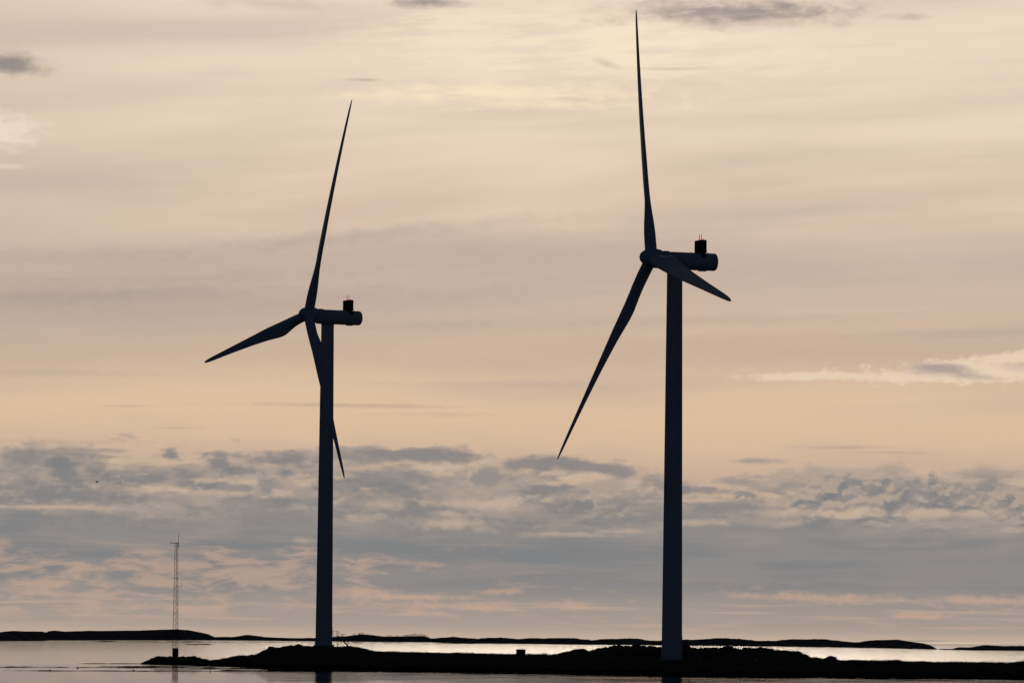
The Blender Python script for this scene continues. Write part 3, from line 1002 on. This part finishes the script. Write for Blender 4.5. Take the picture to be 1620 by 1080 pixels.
def turbine(base, top_xy, hub, yaw, tilt, phi, label, rad0, rad1, set_back=4.46):
    root = tag(empty('wind_turbine', base), label, 'wind turbine', 'wind turbines on the headland')
    hb = hub - base
    nh = Vector((-math.cos(yaw), -math.sin(yaw), 0))
    n = Vector((nh.x * math.cos(tilt), nh.y * math.cos(tilt), math.sin(tilt)))
    nac_c = hb - nh * set_back
    nac_c.z = hb.z - .36
    tx, ty = nac_c.x, nac_c.y                                  # tower axis
    zt = nac_c.z - 1.50
    # tower
    mb = MB()
    prof = [(0, rad0), (.02, rad0)]
    for k in range(1, 25):
        h = zt * k / 24
        r = rad0 + (rad1 - rad0) * k / 24
        prof.append((h, r))
    mb.lathe(prof, 64)
    tw = mb.build('tower', M_PAINT, root)
    tw.location = (tx, ty, 0)
    mb = MB()
    mb.lathe([(-.02, rad1 + .06), (.35, rad1 + .06), (.45, rad1 - .05)], 48)
    yr = mb.build('yaw_ring', M_STEEL, root)
    yr.location = (tx, ty, zt - .25)
    mb = MB()
    mb.lathe([(-.9, rad0 + .42), (.12, rad0 + .42), (.2, rad0 + .36), (.201, rad0 - .2)], 48, sm=False)
    pl = mb.build('foundation', M_CONC, root)
    pl.location = (tx, ty, -.0)
    # door and stair on the side facing right
    sx = rad0
    mb = MB()
    mb.box((-.06, -.45, 0), (.07, .45, 2.0), .02)
    d_ = mb.build('door', M_DOOR, root)
    d_.location = (tx + sx - .06, ty, 2.25)
    mb = MB()
    mb.box((sx + .08, -.55, 2.12), (sx + 1.25, .55, 2.2))
    for s in (-.5, .5):
        mb.tube((sx + 1.18, s, 0), (sx + 1.18, s, 2.12), .045)
        mb.tube((sx - .05, s, 1.2), (sx + 1.1, s, 2.1), .04)
        a_, b2 = Vector((sx + 1.25, s, 2.16)), Vector((sx + 3.55, s, -.1))
        dirv = (b2 - a_).normalized()
        nrm = Vector((-dirv.z, 0, dirv.x))
        ring = lambda p: [p + nrm * .12 + Vector((0, .03, 0)), p + nrm * .12 - Vector((0, .03, 0)), p - nrm * .12 - Vector((0, .03, 0)), p - nrm * .12 + Vector((0, .03, 0))]
        mb.loft([ring(a_), ring(b2)], True, False)
    for k in range(11):
        x = sx + 1.38 + k * .205
        z = 2.0 - k * .2
        mb.box((x, -.46, z), (x + .22, .46, z + .045))
    stair = mb.build('access_stair', M_STEEL, root)
    stair.location = (tx, ty, 0)
    for s in (-.52, .52):
        mb = MB()
        mb.path([(sx + .05, s, 3.2), (sx + 1.22, s, 3.2), (sx + 3.5, s, .95), (sx + 3.5, s, 0)], .035, 6)
        mb.path([(sx + .05, s, 2.7), (sx + 1.22, s, 2.7), (sx + 3.5, s, .5)], .022, 6)
        for x, z0_, z1_ in ((sx + .15, 2.2, 3.2), (sx + .95, 2.2, 3.2), (sx + 1.22, 2.2, 3.2), (sx + 2.0, 1.45, 2.45), (sx + 2.75, .72, 1.7)):
            mb.tube((x, s, z0_), (x, s, z1_), .03, n=6)
        mb.build('handrail', M_STEEL, stair)
    mb = MB()
    mb.box((sx + 3.0, -.8, -.5), (sx + 4.3, .8, .06), .02)
    ls = mb.build('landing_slab', M_CONC, root)
    ls.location = (tx, ty, 0)
    mb = MB()
    mb.box((-.14, -.12, 0), (.14, .12, .5), .02)
    jb = mb.build('junction_box', M_STEEL, root)
    jb.location = (tx - rad0 - .02, ty - .45, .35)
    # nacelle and what sits on it
    rz = Matrix.Rotation(math.atan2(nh.y, nh.x), 4, 'Z')
    nac = MB().build('nacelle', M_PAINT, root, ME['nacelle'])
    nac.matrix_basis = Matrix.Translation(nac_c) @ rz
    MB().build('cooler', M_BLACK, nac, ME['cooler'])
    MB().build('cooler_rack', M_STEEL, nac, ME['rack'])
    for sy in (-.85, .85):
        MB().build('rack_brace', M_STEEL, nac, ME['brace']).location = (0, sy, 0)
        o = MB().build('cable_bracket', M_BLACK, nac, ME['bracket'])
        o.location = (0, sy * 1.66, 1.06)
    zc = CZ + .16 + CHT
    for ox, oy in ((.22, -.02), (-.06, .30)):
        o = MB().build('wind_sensor', M_MAST, nac, ME['rod'])
        o.location = (CX + ox, oy * 1.0, zc)
    for ox, oy in ((.28, .0), (-.3, .42)):
        o = MB().build('beacon', M_RED, nac, ME['beacon'])
        o.location = (CX + ox, oy, zc)
    # rotor
    sp_ = MB().build('spinner', M_PAINT, root, ME['spinner'])
    Hh = Vector((0, 0, 1)).cross(n).normalized()
    W = n.cross(Hh)
    sp_.matrix_basis = Matrix.Translation(hb) @ Matrix((( n.x, Hh.x, W.x, 0), (n.y, Hh.y, W.y, 0), (n.z, Hh.z, W.z, 0), (0, 0, 0, 1)))
    for k in range(3):
        a_ = phi + k * 2 * math.pi / 3
        s = W * math.cos(a_) + Hh * math.sin(a_)
        e = s.cross(n)                                         # leading edge: the rotor turns clockwise seen from upwind
        o = MB().build('blade', M_BLADE, root, ME['blade'])
        o.matrix_basis = Matrix.Translation(hb) @ Matrix(((-e.x, n.x, s.x, 0), (-e.y, n.y, s.y, 0), (-e.z, n.z, s.z, 0), (0, 0, 0, 1))) @ Matrix.Scale(-1, 4, (1, 0, 0))
    return root


hubR = at(1030.8, 408.0, 859)
turbine(Vector((PAD_R.x, 859, 2.26)), None, hubR, .3326, .0938, -.2932, 'larger nearer wind turbine on the right, one blade pointing almost straight up', 1.85, 1.38)
hubL = at(488.0, 497.3, 1050)
baseL = at(511.5, 1020.8, 1050)
turbine(baseL, None, hubL, .4858, .0959, .3469, 'smaller farther wind turbine on the left, a blade hanging down across its tower', 1.85, 1.38, 4.68)


# ------------------------------------------------------------------ lattice mast
D = 1000
mp = D / F
pm = at(277.3, 1040.5, D)
zg = land_xy(pm.x, pm.y)
root = tag(empty('lattice_mast', (pm.x, pm.y, pm.z)), 'slim lattice radio mast with whip aerial on a dark plinth left of both turbines', 'radio mast')
mb = MB()
mb.box((-.6, -.6, -1.2), (.6, .6, 2.1), .04)
mb.build('plinth', M_DARKWALL, root)
HM = 21.9
LEG0 = [Vector((-.55, -.2, 2.1)), Vector((.05, .5, 2.1)), Vector((.52, -.25, 2.1))]
LEG1 = [Vector((-.38, -.1, 2.1 + HM)), Vector((-.10, .3, 2.1 + HM)), Vector((.20, -.12, 2.1 + HM))]
for a_, b2 in zip(LEG0, LEG1):
    mb = MB(); mb.tube(a_, b2, .055, .045, 6); mb.build('leg', M_MAST, root)
mb = MB()
NP = 34
for i in range(NP):
    t0, t1 = i / NP, (i + 1) / NP
    for k in range(3):
        p, q = LEG0[k].lerp(LEG1[k], t0), LEG0[(k + 1) % 3].lerp(LEG1[(k + 1) % 3], t1)
        if i % 2: p, q = LEG0[(k + 1) % 3].lerp(LEG1[(k + 1) % 3], t0), LEG0[k].lerp(LEG1[k], t1)
        mb.tube(p, q, .017, n=4)
mb.build('bracing', M_MAST, root)
for t in (.335, .66):
    mb = MB()
    cs = [LEG0[k].lerp(LEG1[k], t) for k in range(3)]
    ctr = (cs[0] + cs[1] + cs[2]) / 3
    mb.path([ctr + (c0 - ctr) * 1.12 for c0 in cs + cs[:1]], .045, 6)
    mb.build('joint_collar', M_MAST, root)
mb = MB()
mb.tube((0, 0, 0), (.2, -.02, 0), .01, n=4)
peg = mb.mesh('climbing_peg')
for i in range(26):                                             # climbing pegs on the right leg
    MB().build('climbing_peg', M_MAST, root, peg).location = LEG0[2].lerp(LEG1[2], .1 + .034 * i)
zt = 2.1 + HM
mb = MB()
mb.tube((-1.35, -.1, zt - .12), (.28, -.1, zt - .12), .05)
mb.tube((-1.35, -.1, zt - .3), (-1.35, -.1, zt + .38), .03)
mb.tube((-1.02, -.1, zt - .12), (-1.02, -.1, zt + .12), .02)
mb.build('crossarm', M_MAST, root)
mb = MB()
mb.tube((.34, -.12, zt - 1.0), (.34, -.12, zt + .1), .065, .055)
mb.tube((.34, -.12, zt + .1), (.34, -.12, zt + 2.0), .04, .028)
mb.tube((.18, -.12, zt - .8), (.34, -.12, zt - .8), .03)
mb.build('whip_aerial', M_MAST, root)
zs = 2.1 + HM * .585
mb = MB()
mb.tube((-.6, -.15, zs), (1.08, -.15, zs), .03)
mb.tube((1.08, -.15, zs - .1), (1.08, -.15, zs + .75), .025)
mb.build('side_aerial', M_MAST, root)

# ------------------------------------------------------------------ transformer kiosk
D = 926
pk = at(824, 1034.8, D)
root = tag(empty('kiosk', (pk.x, pk.y, pk.z - .05)), 'small dark flat-roofed utility kiosk alone on the low neck of land between the turbines', 'kiosk')
mb = MB()
mb.box((-.88, -.7, -.6), (.88, .7, .86), .02)
wl = mb.build('wall', M_DARKWALL, root)
mb = MB()
mb.box((-.36, -.04, 0), (.36, 0, .72), .01)
d_ = mb.build('door', M_ROOF, root)
d_.location = (.1, -.703, .05)
mb = MB()
sq = lambda hx, hy, z: [(-hx, -hy, z), (hx, -hy, z), (hx, hy, z), (-hx, hy, z)]
mb.loft([sq(1.0, .82, .862), sq(1.02, .84, .93), sq(.86, .68, 1.08)], True, False)
mb.build('roof', M_ROOF, root)

# ------------------------------------------------------------------ post in the shallows
pp = at(332.3, 1060.4, 790)
root = tag(empty('mooring_post', (pp.x, 790, 0)), 'short weathered post standing in the shallows right of the mast reflection', 'post')
mb = MB()
mb.tube((0, 0, -.8), (.02, 0, .30), .075, .065, 10)
mb.build('shaft', M_TRUNK, root)
mb = MB()
mb.tube((.02, 0, .303), (.02, 0, .36), .085, .05, 10)
mb.build('cap', M_STEEL, root)
# three lone stones on the thin reef
for px, yy, lab in ((85.5, 1060.2, 'leftmost dark stone poking up from the hair-thin reef line'), (129.5, 1055.9, 'dark stone at the bottom edge of the broken reef on the left'), (217.5, 1060.2, 'dark stone poking up from the hair-thin reef line left of the mast')):
    d = CAM_H * F / (yy - horizon(px))
    mb = MB()
    rock(mb, (0, 0, 0), (.16, .18, .17), rnd, 2)
    o = mb.build('reef_stone', M_BOULDER)
    o.location = ((px - 810) / F * d, d, .05)
    tag(o, lab, 'stone', 'stones on the thin reefs')

# ------------------------------------------------------------------ bird
pb = at(153.3, 762, 620)
mb = MB()
rings = []
for x, r, zc_ in ((-.17, .008, .01), (-.12, .03, .005), (-.04, .07, 0), (.05, .065, 0), (.10, .032, .015), (.14, .035, .03), (.17, .022, .03), (.21, .004, .024)):
    rings.append([(x, r * math.cos(2 * math.pi * k / 10), zc_ + r * math.sin(2 * math.pi * k / 10)) for k in range(10)])
mb.loft(rings)
for s in (-1, 1):
    wr = []
    for t, c0, c1, z, th_ in ((.03, -.06, .07, .02, .012), (.14, -.06, .08, .09, .010), (.25, -.06, .06, .10, .007), (.36, -.07, .01, .06, .003)):
        wr.append([(c0, s * t, z), ((c0 + c1) / 2, s * t, z + th_), (c1, s * t, z), ((c0 + c1) / 2, s * t, z - th_)])
    mb.loft(wr)
mb.loft([[(-.25, -.05, .01), (-.25, .05, .01), (-.25, .05, .014), (-.25, -.05, .014)], [(-.14, -.02, .005), (-.14, .02, .005), (-.14, .02, .02), (-.14, -.02, .02)]])
o = mb.build('bird', M_BIRD)
o.location = pb
o.rotation_euler = (R(8), 0, R(62))
o.scale = (1.15, 1.15, 1.7)
tag(o, 'tiny dark bird flying against the grey cloud bank on the left', 'bird')
